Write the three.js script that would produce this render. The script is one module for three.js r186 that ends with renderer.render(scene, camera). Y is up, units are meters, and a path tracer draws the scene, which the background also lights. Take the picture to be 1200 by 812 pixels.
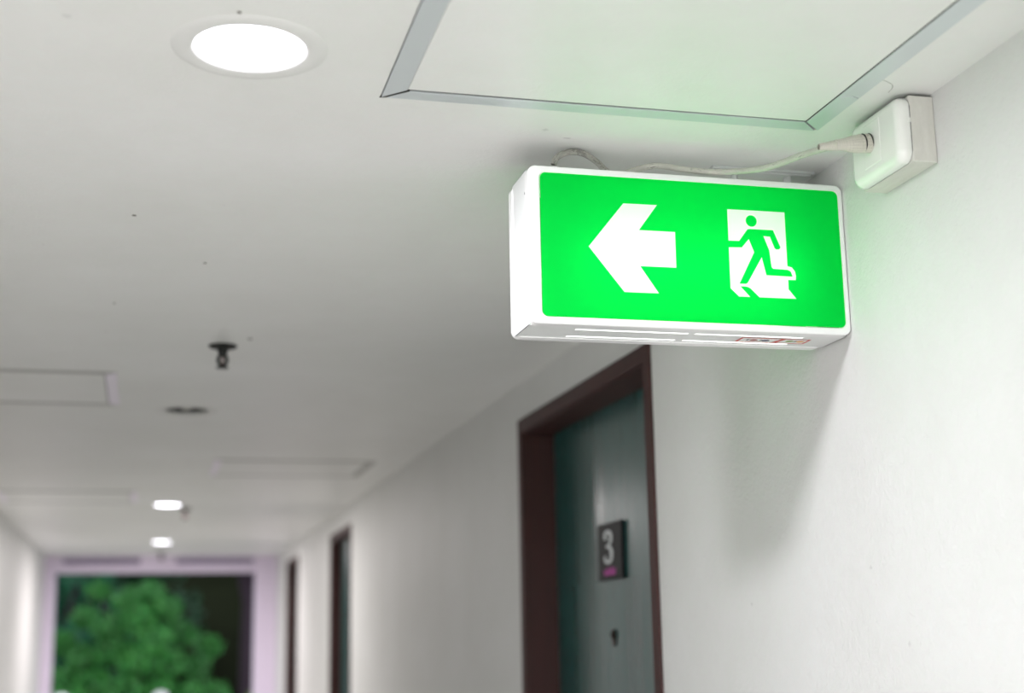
import * as THREE from 'three';
import { RoundedBoxGeometry } from 'three/addons/geometries/RoundedBoxGeometry.js';
import { mergeGeometries } from 'three/addons/utils/BufferGeometryUtils.js';
import { RectAreaLightUniformsLib } from 'three/addons/lights/RectAreaLightUniformsLib.js';

// ------------------------------------------------------------------ camera, sky, exposure
const CY = 1.55;                        // eye height above the corridor floor
const H = CY + 0.711;                   // ceiling height
const scene = new THREE.Scene();
const F = 1650;                         // focal length in pixels of a 1200 x 812 frame
const camera = new THREE.PerspectiveCamera(2 * Math.atan(406 / F) * 180 / Math.PI, 1200 / 812, 0.05, 200);
{
  // the corridor runs along -Z: its direction and the cross direction, seen in the camera's own axes
  const z = new THREE.Vector3(-430, -354, -F).normalize().negate();
  const x = new THREE.Vector3(7070, -216, -F);
  x.addScaledVector(z, -x.dot(z)).normalize();
  const y = new THREE.Vector3().crossVectors(z, x);
  const m = new THREE.Matrix4().makeBasis(x, y, z).transpose();
  camera.quaternion.setFromRotationMatrix(m);
  camera.position.set(0, CY, 0);
}
camera.focus = 2.05;
camera.userData.fStop = 2.4;
scene.add(camera);
scene.background = new THREE.Color().setRGB(1.15, 1.28, 1.34);   // even overcast sky
const LAMP = 560;                       // radiance of a downlight's opening
const renderer = new THREE.WebGLRenderer({ antialias: true });
renderer.toneMapping = THREE.LinearToneMapping;
renderer.toneMappingExposure = 1.06;
renderer.shadowMap.enabled = true;
renderer.shadowMap.type = THREE.PCFSoftShadowMap;
RectAreaLightUniformsLib.init();

// ------------------------------------------------------------------ helpers
let seed = 7;
const rnd = () => { seed = (seed * 1664525 + 1013904223) >>> 0; return seed / 4294967296; };
const rr = (a, b) => a + (b - a) * rnd();
const used = {};
function numbered(name) {
  const n = used[name] = (used[name] ?? -1) + 1;
  return n ? name + '_' + String(n).padStart(3, '0') : name;
}
function shadowed(o) { o.castShadow = true; o.receiveShadow = true; return o; }
function part(name, geometry, material, parent) {
  const o = shadowed(new THREE.Mesh(geometry, material)); o.name = name; parent.add(o); return o;
}
function struct(name, geometry, material) {
  const o = part(name, geometry, material, scene); o.userData.kind = 'structure'; return o;
}
function tag(o, label, category, group) {
  o.userData.label = label; o.userData.category = category; if (group) o.userData.group = group; return o;
}
function thing(name, label, category, [x, y, z], group) {
  const o = new THREE.Group(); o.name = numbered(name); o.position.set(x, y, z); scene.add(o);
  return tag(o, label, category, group);
}
function copyOf(src, name, label, [x, y, z]) {
  const o = src.clone(); o.name = numbered(name); o.position.set(x, y, z); scene.add(o);
  o.userData = { ...src.userData, label }; return o;
}
const box = (w, h, d, x = 0, y = 0, z = 0) => new THREE.BoxGeometry(w, h, d).translate(x, y, z);
const rbox = (w, h, d, r, x = 0, y = 0, z = 0, s = 3) => new RoundedBoxGeometry(w, h, d, s, r).translate(x, y, z);
const flat = (list) => mergeGeometries(list.map((g) => { const c = g.index ? g.toNonIndexed() : g; for (const k of Object.keys(c.attributes)) if (!['position', 'normal', 'uv'].includes(k)) c.deleteAttribute(k); return c; }));
const lathe = (pts, n = 48) => new THREE.LatheGeometry(pts.map(([r, y]) => new THREE.Vector2(r, y)), n);
function rectPath(P, x0, y0, x1, y1) { const s = new P(); s.moveTo(x0, y0); s.lineTo(x1, y0); s.lineTo(x1, y1); s.lineTo(x0, y1); s.closePath(); return s; }
function roundPath(P, x0, y0, x1, y1, r) {
  const s = new P(); s.moveTo(x0 + r, y0); s.lineTo(x1 - r, y0); s.absarc(x1 - r, y0 + r, r, -Math.PI / 2, 0); s.lineTo(x1, y1 - r); s.absarc(x1 - r, y1 - r, r, 0, Math.PI / 2);
  s.lineTo(x0 + r, y1); s.absarc(x0 + r, y1 - r, r, Math.PI / 2, Math.PI); s.lineTo(x0, y0 + r); s.absarc(x0 + r, y0 + r, r, Math.PI, 1.5 * Math.PI); return s;
}
function canvasTexture(w, h, draw, srgb = true) {
  const c = document.createElement('canvas'); c.width = w; c.height = h; draw(c.getContext('2d'), w, h);
  const t = new THREE.CanvasTexture(c); if (srgb) t.colorSpace = THREE.SRGBColorSpace; t.magFilter = THREE.LinearFilter; return t;
}
// tileable value noise, several octaves
function noiseField(n, octaves) {
  const out = new Float32Array(n * n);
  for (const [cells, amp] of octaves) {
    const g = new Float32Array(cells * cells).map(() => rnd() - 0.5);
    for (let j = 0; j < n; j++) for (let i = 0; i < n; i++) {
      const x = i / n * cells, y = j / n * cells, x0 = Math.floor(x), y0 = Math.floor(y), s = (t) => t * t * (3 - 2 * t);
      const a = s(x - x0), b = s(y - y0), at = (p, q) => g[(q % cells) * cells + (p % cells)];
      out[j * n + i] += amp * ((at(x0, y0) * (1 - a) + at(x0 + 1, y0) * a) * (1 - b) + (at(x0, y0 + 1) * (1 - a) + at(x0 + 1, y0 + 1) * a) * b);
    }
  }
  return out;
}
function dataTexture(n, f, srgb, size) {
  const d = new Uint8Array(n * n * 4);
  for (let k = 0; k < n * n; k++) { const c = f(k); for (let i = 0; i < 3; i++) d[k * 4 + i] = Math.max(0, Math.min(255, Math.round(255 * (c[i] ?? c)))); d[k * 4 + 3] = 255; }
  const t = new THREE.DataTexture(d, n, n); t.wrapS = t.wrapT = THREE.RepeatWrapping; t.magFilter = THREE.LinearFilter; t.minFilter = THREE.LinearMipmapLinearFilter; t.generateMipmaps = true;
  if (srgb) t.colorSpace = THREE.SRGBColorSpace; t.repeat.set(1 / size, 1 / size); t.needsUpdate = true; return t;
}

// ------------------------------------------------------------------ materials
const roller = noiseField(512, [[16, 0.5], [64, 0.6], [128, 0.5], [256, 0.45]]);
const blotch = noiseField(512, [[5, 1], [11, 0.7], [23, 0.5], [67, 0.3], [160, 0.2]]);
const rollerBump = dataTexture(512, (k) => 0.5 + roller[k] * 0.6, false, 0.5);
const paintSpecks = new Float32Array(512 * 512);
for (let i = 0; i < 9; i++) { const cx = rr(4, 508), cy = rr(4, 508), r = rr(0.5, 1.4), a = rr(0.05, 0.16); for (let y = -3; y < 4; y++) for (let x = -3; x < 4; x++) if (x * x + y * y * rr(0.5, 1.6) < r * r) paintSpecks[(((cy + y) | 0) * 512) + ((cx + x) | 0)] = a; }
const paint = (r, g, b, size, v = 0.018) => dataTexture(512, (k) => { const t = 1 + blotch[k] * v - paintSpecks[k]; return [r * t, g * t, b * t * (1 + blotch[k] * 0.004)]; }, true, size);
const std = (o) => new THREE.MeshStandardMaterial(o);
const phys = (o) => new THREE.MeshPhysicalMaterial(o);
const M = {
  wall: std({ map: paint(0.86, 0.862, 0.852, 1.3), bumpMap: rollerBump, bumpScale: 0.0009, roughness: 0.55 }),
  ceiling: std({ map: paint(0.91, 0.912, 0.90, 1.7), bumpMap: rollerBump, bumpScale: 0.0004, roughness: 0.42 }),
  lavender: std({ map: paint(0.90, 0.85, 0.925, 1.3), bumpMap: rollerBump, bumpScale: 0.0008, roughness: 0.6 }),
  lavenderDark: std({ color: 0xa79cb4, roughness: 0.7 }),
  floor: std({ map: paint(0.87, 0.865, 0.845, 0.6, 0.05), roughness: 0.3 }),
  void: std({ color: 0x2a2a28, roughness: 0.95 }),
  strip: std({ color: 0xd2d8da, roughness: 0.34, metalness: 0.25 }),
  stripHighlight: std({ color: 0xf6eefa, roughness: 0.4 }),  // gloss highlight on the far side strips, put into their colour
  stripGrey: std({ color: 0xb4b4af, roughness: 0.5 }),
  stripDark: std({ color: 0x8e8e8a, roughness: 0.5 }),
  joint: std({ color: 0x34342f, roughness: 0.95 }),
  frame: std({ map: paint(0.215, 0.085, 0.073, 0.4, 0.12), roughness: 0.6 }),
  housing: std({ color: 0xe2e4e3, roughness: 0.38 }),
  bezel: phys({ color: 0xf6f6f6, roughness: 0.3, clearcoat: 0.4, clearcoatRoughness: 0.2 }),
  socketBody: std({ map: paint(0.845, 0.84, 0.81, 1, 0.03), roughness: 0.5 }),
  socketCover: phys({ color: 0xf0f1ec, roughness: 0.22, clearcoat: 0.8, clearcoatRoughness: 0.08 }),
  dark: std({ color: 0x0b0b0b, roughness: 0.5 }),
  sprinkler: std({ color: 0x0b0d0c, roughness: 0.5 }),
  redBulb: phys({ color: 0x6a1414, roughness: 0.3 }),
  ring: std({ color: 0xe0e0dd, roughness: 0.5 }),
  can: std({ color: 0x2c2c2a, roughness: 0.4, metalness: 0.5 }),
  lampOff: std({ color: 0xc9c9c0, roughness: 0.3 }),
  diffuser: std({ color: 0xffffff, emissive: 0xf6f4ff, emissiveIntensity: 8, roughness: 0.5 }),
  tube: std({ color: 0xffffff, emissive: 0xfbfff4, emissiveIntensity: 7.4, roughness: 0.5 }),
  dimSheet: std({ color: 0x8a8e90, roughness: 0.5 }),
  slot: std({ color: 0xffffff, emissive: 0xfafff8, emissiveIntensity: 1.5, roughness: 0.5 }),
  tubeCap: std({ color: 0xb8b8b4, roughness: 0.3, metalness: 0.8 }),
  plate: phys({ color: 0x0e1013, roughness: 0.5, specularIntensity: 0.4 }),
  rail: std({ color: 0xf2f0f4, roughness: 0.5 }),
  bark: std({ color: 0x40303c, roughness: 0.95 }),
  earth: phys({ map: paint(0.13, 0.14, 0.10, 2, 0.3), roughness: 1, specularIntensity: 0 }),
};

// ------------------------------------------------------------------ room shell
const ZE = -11.5, ZB = 4.2, XL = -0.77;             // end wall, wall behind the camera, left wall
const doorSpans = [[-3.795, -2.71], [-8.03, -7.2], [-10.6, -9.81]];
const DT = CY + 0.608;                              // door frames' top
{
  const s = rectPath(THREE.Shape, -ZB, 0, -ZE, H + 0.3);
  for (const [a, b] of doorSpans) s.holes.push(rectPath(THREE.Path, -b, 0.0005, -a, DT));
  struct('wall_right', new THREE.ExtrudeGeometry(s, { depth: 0.16, bevelEnabled: false }).rotateY(Math.PI / 2).translate(1.0, 0, 0), M.wall);
  struct('wall_left', new THREE.ExtrudeGeometry(rectPath(THREE.Shape, -ZB, 0, -ZE, H + 0.3), { depth: 0.16, bevelEnabled: false }).rotateY(Math.PI / 2).translate(XL - 0.16, 0, 0), M.wall);
  struct('wall_back', new THREE.ExtrudeGeometry(rectPath(THREE.Shape, XL - 0.16, 0, 1.16, H + 0.3), { depth: 0.16, bevelEnabled: false }).translate(0, 0, ZB), M.wall);
  const e = rectPath(THREE.Shape, XL - 0.16, 0, 1.16, H + 0.3);
  e.holes.push(rectPath(THREE.Path, -0.69, 0.002, 0.838, CY + 0.586));
  struct('wall_end', new THREE.ExtrudeGeometry(e, { depth: 0.2, bevelEnabled: false }).translate(0, 0, ZE - 0.2), M.lavender);
  struct('floor', box(1.16 - XL + 0.16, 0.12, ZB - ZE + 1.6, (1.16 + XL - 0.16) / 2, -0.06, (ZB + ZE - 1.4) / 2), M.floor);
}
const hatchW = 0.632, hatchD = 0.53;
const hatchSpots = [[0.5935, -1.4795], [-0.412, -4.035], [0.552, -5.79], [-0.377, -6.99]];
const lampSpots = [[0.099, -1.625], [0.099, -4.37], [0.086, -7.36], [0.087, -10.0], [0.099, 1.12]];
let ceiling;
{
  const s = rectPath(THREE.Shape, XL, -ZB, 1.0, -ZE);
  for (const [x, z] of hatchSpots) s.holes.push(rectPath(THREE.Path, x - hatchW / 2, -z - hatchD / 2, x + hatchW / 2, -z + hatchD / 2));
  for (const [x, z] of lampSpots) { const c = new THREE.Path(); c.absarc(x, -z, 0.0735, 0, 2 * Math.PI); s.holes.push(c); }
  ceiling = struct('ceiling', new THREE.ExtrudeGeometry(s, { depth: 0.012, bevelEnabled: false, curveSegments: 40 }).rotateX(-Math.PI / 2).translate(0, H, 0), M.ceiling);
  struct('roof', box(1.0 - XL, 0.1, ZB - ZE, (1.0 + XL) / 2, H + 0.35, (ZB + ZE) / 2), M.void);
  // small screw holes left in the plasterboard
  for (const [x, z, r] of [[-0.042, -2.347, 0.0035], [0.085, -2.631, 0.003], [-0.087, -2.988, 0.003], [0.2155, -3.298, 0.006], [0.08, -1.526, 0.0025], [0.548, -1.463, 0.0012]])
    part('screw_hole', new THREE.CylinderGeometry(r, r, 0.0012, 14).translate(x, H - 0.0004, z), std({ color: 0x77746c, roughness: 0.9 }), ceiling);
  // a hairline crack that runs on from the hatch's right strip
  const crack = new THREE.CatmullRomCurve3([[0.909, -1.555], [0.922, -1.5615], [0.931, -1.568], [0.9375, -1.58], [0.9395, -1.594]].map(([x, z]) => new THREE.Vector3(x, H, z)));
  part('crack', new THREE.TubeGeometry(crack, 24, 0.00035, 4), std({ color: 0x8b8a80, roughness: 1 }), ceiling);
}
// long shallow vents above the end opening
for (const [x0, x1] of [[-0.635, -0.06], [0.215, 0.815]]) {
  const v = struct(numbered('trim'), flat([box(x1 - x0, 0.046, 0.006, (x0 + x1) / 2, CY + 0.668, ZE + 0.003)]), M.lavenderDark);
  for (let k = 0; k < 3; k++) part('slat', box(x1 - x0 - 0.02, 0.004, 0.012, (x0 + x1) / 2, CY + 0.655 + k * 0.013, ZE + 0.008), M.lavenderDark, v);
}

// ------------------------------------------------------------------ access hatches
function accessHatch(label, [x, z], strips) {
const hatch = thing('access_hatch', label, 'hatch', [x, H, z], 'ceiling access hatches');
const [mLeft, mFar, mRight, mNear] = strips;
{
  const w = hatchW / 2, d = hatchD / 2, t = 0.031, g = 0.0026;
  // shapes lie in (x, -z); y of the shape grows away from the camera
  const slab = (pts, depth, y, bevel = 0.0008) => {
    const s = new THREE.Shape(pts.map(([x, z]) => new THREE.Vector2(x, -z)));
    return new THREE.ExtrudeGeometry(s, { depth, bevelEnabled: true, bevelThickness: bevel, bevelSize: bevel, bevelOffset: -bevel, bevelSegments: 2 }).rotateX(-Math.PI / 2).translate(0, y, 0);
  };
  const a = 0.0004;
  part('frame_strip', slab([[-w + 0.0014, -d + 0.002], [-w + t, -d + t + 0.001], [-w + t, d - t], [-w + 0.0014, d - a]], 0.01, -0.0012), mLeft, hatch);
  part('frame_strip', slab([[-w + 0.0065, -d + a], [w - 0.004, -d + a], [w - t - 0.002, -d + t - 0.002], [-w + t + 0.004, -d + t - 0.005]], 0.01, -0.0008), mFar, hatch);
  // the right strip is in two lengths with an open joint
  part('frame_strip', slab([[w - a, -d + 0.003], [w - t, -d + t], [w - t, -0.139], [w - 0.012, -0.1335], [w - a, -0.139]], 0.01, -0.0012), mRight, hatch);
  part('frame_strip', slab([[w - a, -0.1375], [w - 0.012, -0.132], [w - t, -0.1378], [w - t, d - t], [w - a, d - a]], 0.01, -0.0012), mRight, hatch);
  part('frame_strip', slab([[-w + a, d - a], [w - a, d - a], [w - t, d - t], [-w + t, d - t]], 0.01, -0.0012), mNear, hatch);
  // dark strips painted for the shade in the panel gap and the open far left mitre
  part('joint', slab([[-w + t + 0.001, -d + t - 0.0008], [-w + t + 0.1, -d + t + 0.0016], [w - t - 0.12, -d + t + 0.0022], [w - t, -d + t + 0.0024], [w - t, -d + t - 0.0012], [w - t - 0.1, -d + t + 0.0002], [-w + t + 0.1, -d + t - 0.0018]], 0.006, -0.0004, 0.0002), M.joint, hatch);
  part('joint', slab([[w - t - 0.0022, -d + t], [w - t - 0.0018, d - t], [w - t + 0.0002, d - t], [w - t + 0.0004, -d + t]], 0.006, -0.0004, 0.0002), M.joint, hatch);
  part('joint', slab([[-w - 0.001, -d - 0.001], [-w + 0.012, -d + 0.009], [-w + 0.022, -d + 0.0185], [-w + t + 0.004, -d + t - 0.002], [-w + t + 0.001, -d + t - 0.006], [-w + 0.016, -d + 0.0105], [-w + 0.008, -d + 0.001]], 0.006, -0.0014, 0.0002), M.joint, hatch);
  const panel = slab([[-w + t + 0.0004, -d + t + g * 0.8], [w - t - g, -d + t + g], [w - t - g, d - t - g], [-w + t + 0.0004, d - t - g]], 0.01, -0.0006);
  part('hatch_panel', panel, M.ceiling, hatch);
}
}
const S3 = [M.strip, M.strip, M.strip, M.strip];
accessHatch('large square ceiling hatch with pale mitred frame strips right above the exit sign', hatchSpots[0], S3);
accessHatch('flat square ceiling hatch at the left picture edge, before the second lamp', hatchSpots[1], [M.stripHighlight, M.stripGrey, M.stripHighlight, M.stripGrey]);
accessHatch('flat square ceiling hatch close to the right wall, right of the unlit downlight', hatchSpots[2], [M.stripHighlight, M.stripGrey, M.stripGrey, M.stripGrey]);
accessHatch('farthest square ceiling hatch, left of the small lit downlight', hatchSpots[3], [M.stripHighlight, M.stripDark, M.stripHighlight, M.stripDark]);

// ------------------------------------------------------------------ recessed downlights
function downlight(label, [x, z], on, power = LAMP, tint = 0xfbfaff) {
  const o = thing('recessed_downlight', label, 'lamp', [x, H, z], 'recessed ceiling downlights');
  part('trim_ring', lathe([[0.0665, 0.004], [0.0675, -0.001], [0.071, -0.0028], [0.082, -0.0034], [0.091, -0.0022], [0.0945, 0.0002]], 64), M.ring, o);
  if (on) {
    part('diffuser', lathe([[0.0001, -0.0030], [0.03, -0.0028], [0.055, -0.0018], [0.066, 0.0012], [0.066, 0.006], [0.0001, 0.006]], 64), M.diffuser, o);
    const l = new THREE.RectAreaLight(tint, power, 0.115, 0.115); l.name = 'downlight_beam';
    l.position.set(0, -0.006, 0); l.rotation.x = -Math.PI / 2; o.add(l);
  } else {
    part('reflector', lathe([[0.067, 0.002], [0.064, 0.02], [0.056, 0.05], [0.04, 0.075], [0.0001, 0.08]], 48), M.can, o);
    part('bulb', lathe([[0.0001, 0.001], [0.012, 0.003], [0.019, 0.012], [0.022, 0.035], [0.021, 0.05], [0.014, 0.066], [0.013, 0.078]], 32), M.lampOff, o);
  }
  return o;
}
downlight('large bright round downlight nearest the camera, upper left', lampSpots[0], true, 300);
downlight('dark unlit downlight with an open reflector, behind the black sprinkler', lampSpots[1], false);
downlight('lit downlight far along the corridor, larger of the two far lit ones', lampSpots[2], true, 450, 0xfff9f8);
downlight('added unseen fill downlight above and behind the camera', lampSpots[4], true, 2350);  // extra lamp out of view, added as fill for the near corridor
downlight('smallest lit downlight, last before the end opening', lampSpots[3], true, 680, 0xfff6f8);

// ------------------------------------------------------------------ sprinklers
const spr = thing('fire_sprinkler', 'black ceiling sprinkler in front of the unlit downlight, nearest one', 'sprinkler', [0.157, H, -3.387], 'ceiling sprinklers');
{
  part('escutcheon', lathe([[0.034, 0], [0.0345, -0.002], [0.030, -0.006], [0.018, -0.0085], [0.013, -0.010], [0.0001, -0.010]], 40), M.sprinkler, spr);
  part('body', lathe([[0.0125, -0.008], [0.0125, -0.016], [0.0105, -0.017], [0.0105, -0.026], [0.0085, -0.028], [0.0001, -0.028]], 24), M.sprinkler, spr);
  for (const s of [-1, 1]) part('frame_arm', new THREE.TubeGeometry(new THREE.CatmullRomCurve3([[s * 0.008, -0.026, 0], [s * 0.0105, -0.034, 0], [s * 0.0085, -0.043, 0], [s * 0.002, -0.0505, 0]].map((p) => new THREE.Vector3(...p))), 14, 0.0044, 8), M.sprinkler, spr);
  part('glass_bulb', lathe([[0.0001, -0.0275], [0.002, -0.029], [0.0024, -0.038], [0.002, -0.047], [0.0001, -0.05]], 16), M.redBulb, spr);
  const teeth = [new THREE.CylinderGeometry(0.011, 0.011, 0.0018, 24).translate(0, -0.0532, 0), new THREE.CylinderGeometry(0.004, 0.005, 0.005, 16).translate(0, -0.0505, 0)];
  for (let k = 0; k < 12; k++) teeth.push(box(0.0055, 0.0016, 0.003, 0.0125, 0, 0).rotateZ(-0.1).rotateY(k * Math.PI / 6).translate(0, -0.0532, 0));
  part('deflector', flat(teeth), M.sprinkler, spr);
}
copyOf(spr, 'fire_sprinkler', 'small dark sprinkler beside the third downlight down the corridor', [0.178, H, -7.55]);
copyOf(spr, 'fire_sprinkler', 'farthest dark sprinkler, in the middle just before the end wall', [0.095, H, -11.1]);

// ------------------------------------------------------------------ doors
const tealMap = dataTexture(512, (k) => { const x = k % 512, y = (k / 512) | 0; const g = roller[(y >> 3) * 512 + x] * 0.16 + blotch[(y >> 1) * 512 + x] * 0.12; return [0.11 * (1 + g), 0.30 * (1 + g * 0.8), 0.29 * (1 + g * 0.8)]; }, true, 0.8);
const tealRough = dataTexture(512, (k) => { const x = k % 512, y = (k / 512) | 0; return 0.30 + roller[(y >> 3) * 512 + x] * 0.08; }, false, 0.8);
M.teal = phys({ map: tealMap, roughnessMap: tealRough, roughness: 1, bumpMap: rollerBump, bumpScale: 0.0004, clearcoat: 0.15, clearcoatRoughness: 0.25 });
function door(n, [a, b], plate, lx) {
  const o = new THREE.Group(); o.name = 'door_' + n; o.position.set(1.0, 0, (a + b) / 2); o.userData.kind = 'structure'; scene.add(o);
  const w = (b - a) / 2, c = 0.038, top = DT;
  const s = new THREE.Shape([[-w, 0], [-w, top], [w, top], [w, 0], [w - c, 0], [w - c, top - c], [-w + c, top - c], [-w + c, 0]].map(([x, y]) => new THREE.Vector2(x, y)));
  part('door_frame', new THREE.ExtrudeGeometry(s, { depth: 0.164, bevelEnabled: true, bevelThickness: 0.0025, bevelSize: 0.0025, bevelOffset: -0.0025, bevelSegments: 2 }).rotateY(Math.PI / 2).translate(-0.0045, 0, 0), M.frame, o);
  part('door_lining', flat([box(0.155, top - c, 0.004, 0.079, (top - c) / 2, w - c - 0.002), box(0.155, top - c, 0.004, 0.079, (top - c) / 2, -w + c + 0.002), box(0.155, 0.004, 2 * (w - c) - 0.008, 0.079, top - c - 0.002, 0)]), M.frame, o);
  part('door_stop', flat([box(0.018, top - c, 0.014, lx + 0.048, (top - c) / 2, w - c - 0.006), box(0.018, top - c, 0.014, lx + 0.048, (top - c) / 2, -w + c + 0.006), box(0.018, 0.014, 2 * (w - c), lx + 0.048, top - c - 0.006, 0)]), M.frame, o);
  const leaf = part('door_leaf', rbox(0.04, top - c - 0.010, 2 * (w - c) - 0.010, 0.0025, lx + 0.02, (top - c) / 2 + 0.002, 0), M.teal, o);
  const knob = part('door_handle', flat([lathe([[0.0001, 0], [0.028, 0], [0.028, 0.006], [0.011, 0.008], [0.010, 0.035], [0.022, 0.042], [0.027, 0.052], [0.022, 0.062], [0.0001, 0.065]], 28)]).rotateZ(Math.PI / 2).translate(lx, 1.0, w - 0.11), std({ color: 0xb08d4a, metalness: 0.9, roughness: 0.3 }), leaf);
  knob.userData.label = 'brass round door knob';
  if (plate) {
    const zc = -3.264 - (a + b) / 2, pw = 0.186, ph = 0.137, yc = CY + 0.2105;
    const p = part('number_plate', rbox(0.008, ph, pw, 0.003, lx - 0.004, yc, zc), M.plate, leaf);
    p.userData.label = 'black number plate with a silvery 3 and a pink tab';
    const print = canvasTexture(1024, 756, (x, W, Hh) => {
      x.fillStyle = '#0e1013'; x.fillRect(0, 0, W, Hh);
      x.fillStyle = '#d6dadb'; x.font = 'bold 680px serif'; x.textAlign = 'center'; x.textBaseline = 'middle'; x.save(); x.translate(W * 0.46, Hh * 0.43); x.scale(1.2, 0.95); x.fillText('3', 0, 0); x.restore();
      x.fillStyle = '#a8358f'; x.beginPath(); x.moveTo(W * 0.22, Hh * 0.83); x.lineTo(W * 0.32, Hh * 0.88); x.lineTo(W * 0.38, Hh * 0.79); x.lineTo(W * 0.48, Hh * 0.85); x.lineTo(W * 0.58, Hh * 0.78); x.lineTo(W * 0.66, Hh * 0.86); x.lineTo(W * 0.76, Hh * 0.80); x.lineTo(W * 0.72, Hh * 0.95); x.lineTo(W * 0.26, Hh * 0.95); x.closePath(); x.fill();
    });
    part('plate_print', new THREE.PlaneGeometry(pw - 0.008, ph - 0.008).rotateY(-Math.PI / 2).translate(lx - 0.0084, yc, zc), phys({ map: print, roughness: 0.5, specularIntensity: 0.4 }), p);
    const viewer = part('door_viewer', flat([lathe([[0.0001, 0], [0.013, 0], [0.013, 0.004], [0.009, 0.007], [0.0075, 0.0075], [0.0065, 0.005], [0.0001, 0.0045]], 28).rotateZ(Math.PI / 2).translate(lx, CY + 0.012, -3.27 - (a + b) / 2),
      rbox(0.005, 0.04, 0.022, 0.002, lx - 0.0015, CY + 0.006, -3.27 - (a + b) / 2)]), std({ color: 0x2c211a, metalness: 0.6, roughness: 0.35 }), leaf);
    viewer.userData.label = 'small dark door viewer';
  }
}
doorSpans.forEach((s, i) => door(i + 1, s, i === 0, i ? 0.055 : 0.087));

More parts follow.
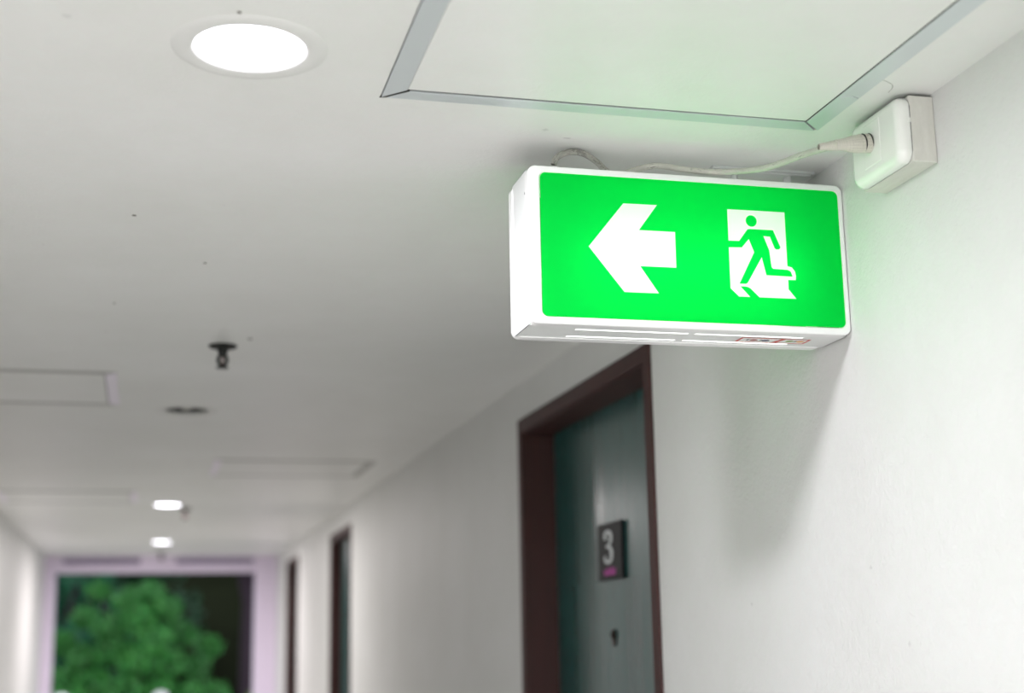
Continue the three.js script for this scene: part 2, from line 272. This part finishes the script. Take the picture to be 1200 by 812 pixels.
// ------------------------------------------------------------------ exit sign
const SX0 = 0.507, SX1 = 0.9995, SY0 = CY + 0.4355, SY1 = CY + 0.668, SZ = -1.8485, SZB = -1.966;
const sign = thing('exit_sign', 'lit green exit sign box with a white arrow and running man, fixed to the wall', 'sign', [(SX0 + SX1) / 2, SY0, (SZ + SZB) / 2]);
{
  const ox = sign.position.x, oy = sign.position.y, oz = sign.position.z;
  const local = (g) => g.translate(-ox, -oy, -oz);
  const w = 0.0008;
  const bezelDepth = 0.02;
  // lit face: light from the tubes inside passes through the printed acrylic
  const GX0 = 0.5245, GX1 = 0.9905, GY0 = CY + 0.4465, GY1 = CY + 0.6575;
  const art = (white, green) => canvasTexture(1536, 696, (x, W, Hh) => {
    const poly = (pts) => { x.beginPath(); pts.forEach(([u, v], i) => (i ? x.lineTo(u * W, v * Hh) : x.moveTo(u * W, v * Hh))); x.closePath(); x.fill(); };
    x.fillStyle = green; x.fillRect(0, 0, W, Hh);
    x.fillStyle = white;
    poly([[0.1502, 0.5061], [0.2669, 0.1865], [0.3779, 0.184], [0.3155, 0.371], [0.4345, 0.370], [0.4335, 0.625], [0.3152, 0.6265], [0.3731, 0.8125], [0.2608, 0.8135]]);
    poly([[0.6135, 0.1816], [0.8105, 0.1799], [0.8097, 0.5726], [0.8245, 0.5809], [0.8346, 0.6076], [0.8374, 0.639], [0.836, 0.6718], [0.8097, 0.6734], [0.8093, 0.7405], [0.8345, 0.807], [0.639, 0.809], [0.6115, 0.7525]]);
    x.fillStyle = green;
    poly([[0.6049, 0.4110], [0.649, 0.4088], [0.6741, 0.3354], [0.679, 0.322], [0.6862, 0.317], [0.7669, 0.3169], [0.789, 0.4359], [0.788, 0.447], [0.7839, 0.4535], [0.7744, 0.4555], [0.769, 0.4462], [0.7552, 0.3653], [0.7328, 0.363], [0.7502, 0.4653], [0.7549, 0.5835], [0.757, 0.592], [0.7606, 0.5977], [0.8090, 0.6001], [0.8165, 0.606], [0.8211, 0.616], [0.8254, 0.6481], [0.7359, 0.6467], [0.723, 0.5179], [0.6742, 0.6953], [0.670, 0.709], [0.6644, 0.7158], [0.6427, 0.7161], [0.6982, 0.4841], [0.682, 0.391], [0.6571, 0.4543], [0.6038, 0.4595]]);
    poly([[0.6455, 0.7353], [0.6639, 0.7354], [0.672, 0.739], [0.6798, 0.7485], [0.7097, 0.812], [0.6782, 0.812]]);
    x.beginPath(); x.ellipse(0.6938 * W, 0.2582 * Hh, 0.0188 * W, 0.0188 * W, 0, 0, 7); x.fill();
  });
  const face = new THREE.ShapeGeometry(roundPath(THREE.Shape, GX0, GY0, GX1, GY1, 0.0085), 10);
  const uv = face.attributes.uv; for (let i = 0; i < uv.count; i++) uv.setXY(i, (face.attributes.position.getX(i) - GX0) / (GX1 - GX0), (face.attributes.position.getY(i) - GY0) / (GY1 - GY0));
  const artMap = art('#ffffff', '#00dc4e');
  const litMat = phys({ map: artMap, transmission: 0.6, thickness: 0, roughness: 1, specularIntensity: 0.08, emissive: 0xffffff, emissiveMap: artMap, emissiveIntensity: 0.12 });
  const front = part('lit_panel', local(face.translate(0, 0, SZ - 0.0006)), litMat, sign);
  const rear = part('lit_panel', front.geometry, litMat, sign); rear.rotation.y = Math.PI; rear.position.x = GX0 + GX1 - 2 * ox;
  const bz = roundPath(THREE.Shape, SX0, SY0, SX1, SY1, 0.012); bz.holes.push(roundPath(THREE.Path, GX0, GY0, GX1, GY1, 0.0085));
  part('bezel', local(new THREE.ExtrudeGeometry(bz, { depth: bezelDepth - 0.004, bevelEnabled: true, bevelThickness: 0.003, bevelSize: 0.003, bevelOffset: -0.003, bevelSegments: 4, curveSegments: 10 }).translate(0, 0, SZ - bezelDepth)), M.bezel, sign);
  const rearBezel = part('bezel', sign.children[sign.children.length - 1].geometry, M.bezel, sign); rearBezel.rotation.y = Math.PI;
  // housing: plates with light slots in top and bottom
  const hx0 = SX0 + 0.002, hx1 = SX1 - 0.001, hz0 = SZ - bezelDepth + 0.001, hz1 = SZB + bezelDepth - 0.001;
  const slotted = (y) => {
    const s = rectPath(THREE.Shape, hx0, -hz0, hx1, -hz1);
    for (const [x0, x1, z] of [[0.583, 0.755, 1.8865], [0.766, 0.938, 1.8865], [0.583, 0.752, 1.9325], [0.764, 0.934, 1.9325]]) s.holes.push(rectPath(THREE.Path, x0, z - 0.0034, x1, z + 0.0034));
    return new THREE.ExtrudeGeometry(s, { depth: w, bevelEnabled: false }).rotateX(-Math.PI / 2).translate(0, y, 0);
  };
  for (const [x0, x1, z] of [[0.583, 0.755, 1.8865], [0.766, 0.938, 1.8865], [0.583, 0.752, 1.9325], [0.764, 0.934, 1.9325]])
    for (const y of [SY0 + 0.0021, SY1 - 0.0021]) part('slot_glow_strip', local(box(x1 - x0 - 0.0004, 0.001, 0.0067, (x0 + x1) / 2, y, -z)), M.slot, sign);  // self-glowing strips added in place of tube light through the slots
  part('bottom_plate', local(slotted(SY0 + 0.0015)), M.housing, sign);
  part('top_plate', local(slotted(SY1 - 0.0015 - w)), M.housing, sign);
  const hz = (hz0 + hz1) / 2, hd = hz0 - hz1, hy = (SY0 + SY1) / 2, hh = SY1 - SY0 - 0.003;
  const sideL = part('side_plate', local(box(w, hh, hd, hx0 + w / 2, hy, hz)), M.housing, sign);
  part('screw', local(new THREE.CylinderGeometry(0.0022, 0.0022, 0.0016, 12).rotateZ(Math.PI / 2).translate(hx0 - 0.0004, CY + 0.632, SZ - 0.024)), M.dark, sideL);
  part('side_plate', local(box(w, hh, hd, hx1 - w / 2, hy, hz)), M.housing, sign);
  // fluorescent tubes inside
  {
    const y = CY + 0.532;
    for (const x of [0.5135, 0.9935]) part('dim_sheet', local(box(0.003, 0.215, 0.07, x, CY + 0.552, (SZ + SZB) / 2)), M.dimSheet, sign);  // unseen grey sheets added to cut light reflected inside the box
    const t = part('tube', local(new THREE.CylinderGeometry(0.008, 0.008, 0.36, 20).rotateZ(Math.PI / 2).translate(0.755, y, (SZ + SZB) / 2)), M.tube, sign);
    for (const s of [-1, 1]) part('tube_cap', local(new THREE.CylinderGeometry(0.0085, 0.0085, 0.018, 20).rotateZ(Math.PI / 2).translate(0.755 + s * 0.19, y, (SZ + SZB) / 2)), M.tubeCap, t);
  }
  // maker's sticker with a red border on the underside
  const sticker = canvasTexture(768, 224, (x, W, Hh) => {
    x.fillStyle = '#eef0ee'; x.fillRect(0, 0, W, Hh); x.strokeStyle = '#d02018'; x.lineWidth = 26; x.strokeRect(10, 10, W - 20, Hh - 20);
    x.fillStyle = '#c03028'; x.beginPath(); x.moveTo(450, 10); x.lineTo(500, 10); x.lineTo(450, Hh - 10); x.lineTo(390, Hh - 10); x.fill();
    for (const [cx, col] of [[170, '#8c1c1c'], [300, '#202c60'], [570, '#7ea040'], [690, '#e8a050']]) { x.fillStyle = col; x.beginPath(); x.ellipse(cx, Hh / 2, 44, 40, 0, 0, 7); x.fill(); }
    x.fillStyle = '#555'; for (const cx of [90, 235, 620]) x.fillRect(cx, 80, 26, 60);
  });
  const st = part('sticker', local(new THREE.PlaneGeometry(0.112, 0.030).rotateX(Math.PI / 2).translate(0.9005, SY0 + 0.0011, -1.9105)), std({ map: sticker, roughness: 0.4 }), sign);
  st.userData.label = 'white sticker with a red border and coloured dots';
  // ceiling plate and stems that carry the box
  part('ceiling_plate', local(flat([box(0.17, 0.004, 0.03, 0.905, H - 0.002, -1.93), box(0.16, 0.003, 0.022, 0.905, H - 0.0055, -1.93)])), M.housing, sign);
  for (const x of [0.86, 0.95]) part('stem', local(new THREE.CylinderGeometry(0.006, 0.006, H - SY1 + 0.002, 16).translate(x, (H + SY1) / 2 - 0.001, -1.93)), M.housing, sign);
  // cable gland on top
  part('cable_gland', local(lathe([[0.011, 0], [0.011, 0.006], [0.0085, 0.008], [0.0075, 0.012], [0.0045, 0.0125]], 24).translate(0.5562, SY1 - 0.0016, -1.885)), phys({ color: 0xe8e9e6, roughness: 0.3 }), sign);
  const glow = new THREE.RectAreaLight(0x30ff70, 0.04, 0.44, 0.19); glow.name = 'sign_glow'; glow.rotation.y = Math.PI; glow.position.set(0.7575 - ox, CY + 0.552 - oy, SZ + 0.004 - oz); sign.add(glow);
  const rearGlow = glow.clone(); rearGlow.name = 'sign_glow_rear'; rearGlow.rotation.y = 0; rearGlow.position.z = -glow.position.z; sign.add(rearGlow);
}

// ------------------------------------------------------------------ socket box, plug and cord
const outlet = thing('socket_box', 'white surface-mounted socket box in the corner of wall and ceiling, holding a plug', 'socket', [1.0, CY + 0.6135, -1.6525]);
{
  const L = 0.136, hgt = 0.0925;
  part('back_box', rbox(0.036, hgt, L, 0.0015, -0.018, hgt / 2, 0), M.socketBody, outlet);
  // rounded cover; outline in (z, y), extruded towards the corridor
  const s = roundPath(THREE.Shape, -L / 2, 0, L / 2, hgt, 0.0165);
  part('cover', new THREE.ExtrudeGeometry(s, { depth: 0.003, bevelEnabled: true, bevelThickness: 0.012, bevelSize: 0.012, bevelOffset: -0.012, bevelSegments: 8, curveSegments: 8 }).rotateY(-Math.PI / 2).translate(-0.0395, 0, 0), M.socketCover, outlet);
  part('seam', new THREE.ExtrudeGeometry(roundPath(THREE.Shape, -L / 2 + 0.0004, 0.0004, L / 2 - 0.0004, hgt - 0.0004, 0.0161), { depth: 0.004, bevelEnabled: false, curveSegments: 8 }).rotateY(-Math.PI / 2).translate(-0.0355, 0, 0), M.dark, outlet);
  part('clip', rbox(0.004, 0.007, 0.002, 0.0006, -0.0385, hgt * 0.62, L / 2 + 0.0004), M.socketCover, outlet);
  part('socket_insert', rbox(0.003, 0.062, 0.046, 0.0012, -0.0538, 0.048, -0.004), M.socketCover, outlet);
}
const dirt = dataTexture(512, (k) => { const n = blotch[k] * 0.7 + roller[k] * 0.9; const t = 0.82 - Math.max(0, n - 0.22) * 1.1; return [t, t * 0.985, t * 0.93]; }, true, 0.06);
M.plugBody = std({ map: dirt, roughness: 0.55 });
const cordDirt = new THREE.DataTexture(new Uint8Array(1024 * 64 * 4), 1024, 64);
for (let j = 0; j < 64; j++) for (let i = 0; i < 1024; i++) {   // grime caught on the far loop and by the plug
  const n = blotch[(j * 6 % 512) * 512 + (i * 2 % 512)] + roller[(j * 3 % 512) * 512 + i % 512] * 1.2, on = i > 760 ? 0.3 : i < 60 ? 0.25 : 0.9;
  const t = n > on ? 0.5 : (i > 760 ? 0.66 : 0.73) + n * 0.04; [t, t * 0.995, t * 0.945].forEach((v, k) => { cordDirt.image.data[(j * 1024 + i) * 4 + k] = 255 * v; }); cordDirt.image.data[(j * 1024 + i) * 4 + 3] = 255;
}
cordDirt.colorSpace = THREE.SRGBColorSpace; cordDirt.magFilter = THREE.LinearFilter; cordDirt.wrapS = cordDirt.wrapT = THREE.RepeatWrapping; cordDirt.needsUpdate = true;
M.cord = std({ map: cordDirt, roughness: 0.35 });
const cordPath = [[0.905, 0.659, -1.663], [0.888, 0.657, -1.668], [0.8735, 0.662, -1.715], [0.8475, 0.6655, -1.79], [0.812, 0.6755, -1.845], [0.78, 0.679, -1.86], [0.745, 0.683, -1.866], [0.71, 0.6872, -1.872], [0.682, 0.6835, -1.886], [0.66, 0.679, -1.902], [0.645, 0.684, -1.904], [0.625, 0.6965, -1.896], [0.602, 0.7045, -1.888], [0.578, 0.703, -1.884], [0.5605, 0.693, -1.8845], [0.5562, 0.6822, -1.885]];
const cord = thing('power_cord', 'off-white plug and cord looping over the top of the exit sign', 'cord', [0.905, CY + 0.659, -1.663]);
{
  const curve = new THREE.CatmullRomCurve3(cordPath.map(([x, y, z]) => new THREE.Vector3(x - 0.905, y - 0.659, z + 1.663)));
  part('cord', new THREE.TubeGeometry(curve, 160, 0.0047, 14), M.cord, cord);
  // plug along X from the socket towards the corridor, sagging a little
  const plug = part('plug', flat([
    new THREE.CylinderGeometry(0.0125, 0.0135, 0.024, 20).scale(1, 1, 0.85).translate(0, 0.012, 0),
    lathe([[0.0128, 0.022], [0.0118, 0.03], [0.0088, 0.042], [0.0075, 0.05], [0.0078, 0.053], [0.0066, 0.0545], [0.0001, 0.055]], 20).scale(1, 1, 0.85),
  ]).rotateZ(Math.PI / 2 + 0.12).translate(0.0405, 0.0045, 0.003), M.plugBody, cord);
  for (let k = 0; k < 4; k++) part('grip_rib', new THREE.TorusGeometry(0.0126, 0.0011, 6, 20).rotateX(Math.PI / 2).scale(1, 1, 0.87).rotateZ(Math.PI / 2 + 0.12).translate(0.0385 - k * 0.0048, 0.005 - k * 0.0006, 0.003), k % 2 ? M.plugBody : M.dark, plug);
  part('strain_relief', lathe([[0.0068, 0], [0.007, 0.008], [0.0062, 0.01], [0.0062, 0.013], [0.0055, 0.015], [0.0054, 0.02], [0.004, 0.026]], 16).rotateZ(Math.PI / 2 + 0.15).translate(-0.012, -0.002, 0.0015), M.plugBody, plug);
}

// ------------------------------------------------------------------ balcony rail and the trees outside
const rail = thing('balcony_railing', 'white balcony railing whose post tops show in the end opening', 'railing', [0.14, 0, -12.5]);
{
  for (const k of [-1, 0]) part('post', new THREE.LatheGeometry([[0.0001, 1.2], [0.03, 1.195], [0.055, 1.18], [0.064, 1.158], [0.06, 1.138], [0.045, 1.128], [0.045, 0]].map((p) => new THREE.Vector2(...p)), 32).translate(k * 0.795, 0, 0), M.rail, rail);
  part('handrail', rbox(1.9, 0.05, 0.07, 0.01, 0, 1.05, 0), M.rail, rail);
  for (let k = 0; k < 16; k++) part('baluster', box(0.025, 0.98, 0.025, -0.88 + k * 0.117, 0.545, 0), M.rail, rail);
  part('kerb', box(1.9, 0.08, 0.14, 0, 0.04, 0), M.rail, rail);
}
struct('ground', box(30, 0.3, 16, 0, -0.35, -20.5), M.earth);
{ // dark bank added behind the trees so their gaps look dark
  const g = new THREE.PlaneGeometry(30, 9, 60, 24), p = g.attributes.position;
  for (let i = 0; i < p.count; i++) p.setZ(i, Math.sin(p.getX(i) * 1.7) * 0.25 + Math.sin(p.getY(i) * 2.3 + p.getX(i)) * 0.2 + rr(-0.1, 0.1));
  g.rotateX(-0.35); g.computeVertexNormals(); g.translate(0, 3.6, -24);
  struct('backdrop_bank', g, M.earth);
}
const leafGeo = (() => { // a folded, pointed leaf blade 1 unit long
  const g = new THREE.BufferGeometry();
  const v = [0, 0, 0, 0.22, 0.3, 0.06, 0, 0.33, -0.03, -0.22, 0.3, 0.06, 0.17, 0.66, 0.05, 0, 0.68, -0.03, -0.17, 0.66, 0.05, 0, 1, -0.1];
  g.setAttribute('position', new THREE.BufferAttribute(new Float32Array(v), 3));
  g.setAttribute('uv', new THREE.BufferAttribute(new Float32Array(16), 2));
  g.setIndex([0, 1, 2, 0, 2, 3, 1, 4, 5, 1, 5, 2, 2, 5, 6, 2, 6, 3, 4, 7, 5, 5, 7, 6]); g.computeVertexNormals(); return g;
})();
const leafMat = (c) => phys({ color: c, roughness: 0.55, transmission: 0.3, thickness: 0, side: THREE.DoubleSide });
function tree(name, label, [x, y, z], trunk, clumps, count, size, color, group) {
  const o = thing(name, label, 'tree', [x, y, z], group);
  const stems = [new THREE.TubeGeometry(new THREE.CatmullRomCurve3(trunk.map((p) => new THREE.Vector3(...p))), 24, trunk.r ?? 0.09, 10)];
  const topo = new THREE.Vector3(...trunk[trunk.length - 1]);
  for (const [cx, cy, cz] of clumps) stems.push(new THREE.TubeGeometry(new THREE.CatmullRomCurve3([topo.clone().multiplyScalar(0.6), topo.clone().lerp(new THREE.Vector3(cx, cy, cz), 0.6), new THREE.Vector3(cx, cy, cz)]), 8, 0.022, 6));
  part('trunk', flat(stems), M.bark, o);
  const im = new THREE.InstancedMesh(leafGeo, leafMat(0xffffff), count), m = new THREE.Matrix4(), q = new THREE.Quaternion(), e = new THREE.Euler(), c = new THREE.Color();
  im.name = 'foliage'; im.userData.kind = 'stuff'; shadowed(im);
  for (let i = 0; i < count; i++) {
    const [cx, cy, cz, r, tint = 1] = clumps[i % clumps.length], u = rr(-1, 1), a = rr(0, 6.283), s = Math.sqrt(1 - u * u), d = r * Math.pow(rnd(), 0.3);
    e.set(rr(-1.2, 0.6), rr(0, 6.283), rr(-1, 1)); q.setFromEuler(e); const k = size * rr(0.6, 1.3);
    m.compose(new THREE.Vector3(cx + s * Math.cos(a) * d, cy + u * d * 0.85, cz + s * Math.sin(a) * d), q, new THREE.Vector3(k, k, k)); im.setMatrixAt(i, m);
    c.set(color).multiplyScalar(rr(0.7, 1.3) * (1 + (tint - 1) * 0.35)); c.r *= rr(0.8, 1.3); im.setColorAt(i, c);
  }
  o.add(im); return o;
}
const blobs = (n, x0, x1, y0, y1, z0, z1, r0, r1) => Array.from({ length: n }, () => [rr(x0, x1), rr(y0, y1), rr(z0, z1), rr(r0, r1), rr(0.8, 1.2)]);
tree('broadleaf_tree', 'bright green bushy tree in the middle of the end opening', [0.0, -0.2, -15.6], [[0, 0, 0], [0.05, 0.6, 0], [0, 1.2, 0]],
  [[0.02, 2.28, -0.1, 0.17, 0.55], [-0.2, 2.2, 0, 0.16, 0.7], [0.2, 2.1, 0, 0.17, 0.85], [-0.1, 2.02, 0.1, 0.19, 1.15], [-0.38, 1.93, 0.1, 0.17, 0.6], [0.08, 1.8, 0.15, 0.22, 1.4], [0.38, 1.86, 0, 0.16, 0.45], [-0.3, 1.68, 0.1, 0.19, 1.1], [-0.62, 1.62, 0, 0.18, 0.5], [-0.08, 1.56, 0.2, 0.2, 1.45],
    [0.26, 1.55, 0.15, 0.18, 0.95], [0.5, 1.5, 0, 0.17, 0.4], [-0.85, 1.4, 0.1, 0.17, 0.8], [-0.5, 1.38, 0.15, 0.19, 1.15], [-0.72, 1.2, 0.25, 0.2, 1.7], [-0.2, 1.28, 0.25, 0.22, 0.9], [0.14, 1.25, 0.25, 0.2, 1.35], [0.45, 1.22, 0.2, 0.2, 1.2], [0.72, 1.22, 0.1, 0.18, 0.8], [-0.62, 2.05, -0.2, 0.14, 0.8], [-0.84, 1.78, -0.2, 0.15, 0.9], [0.66, 1.72, -0.2, 0.13, 0.8], [-0.5, 2.32, -0.3, 0.12, 0.7]], 6000, 0.085, 0x43923f);  // last value per clump puts light and shade into its leaf colour
tree('broadleaf_tree', 'dark blue-green tree filling the left of the end opening', [-1.1, -0.2, -17.5], [[0, 0, 0], [-0.05, 1, 0], [0.05, 2, 0]],
  blobs(24, -0.7, 1.0, 1.2, 3.1, -0.5, 0.5, 0.22, 0.4), 8000, 0.11, 0x237450);
tree('broadleaf_tree', 'very dark tree with a bare upright trunk at the right of the end opening', [1.25, -0.2, -18.2], [[0, 0, 0], [-0.02, 1.4, 0], [0.03, 3.2, 0]],
  blobs(20, -0.8, 1.0, 2.95, 4.4, -0.6, 0.6, 0.35, 0.5), 8000, 0.11, 0x0f3020);
tree('low_shrub', 'low yellow-green shrub at the lower right of the end opening', [1.02, -0.2, -16.2], [[0, 0, 0], [0, 0.4, 0], [0.02, 0.8, 0]],
  blobs(9, -0.4, 0.4, 0.75, 1.3, -0.2, 0.2, 0.2, 0.3), 3000, 0.075, 0x6d8a3a);
tree('broadleaf_tree', 'tall deep green tree far behind the bright bush', [-0.1, -0.2, -20.5], [[0, 0, 0], [0.05, 1.5, 0], [0, 3, 0]],
  blobs(24, -1.6, 0.9, 1.2, 3.6, -0.5, 0.5, 0.3, 0.55), 10000, 0.12, 0x17532e);

renderer.render(scene, camera);
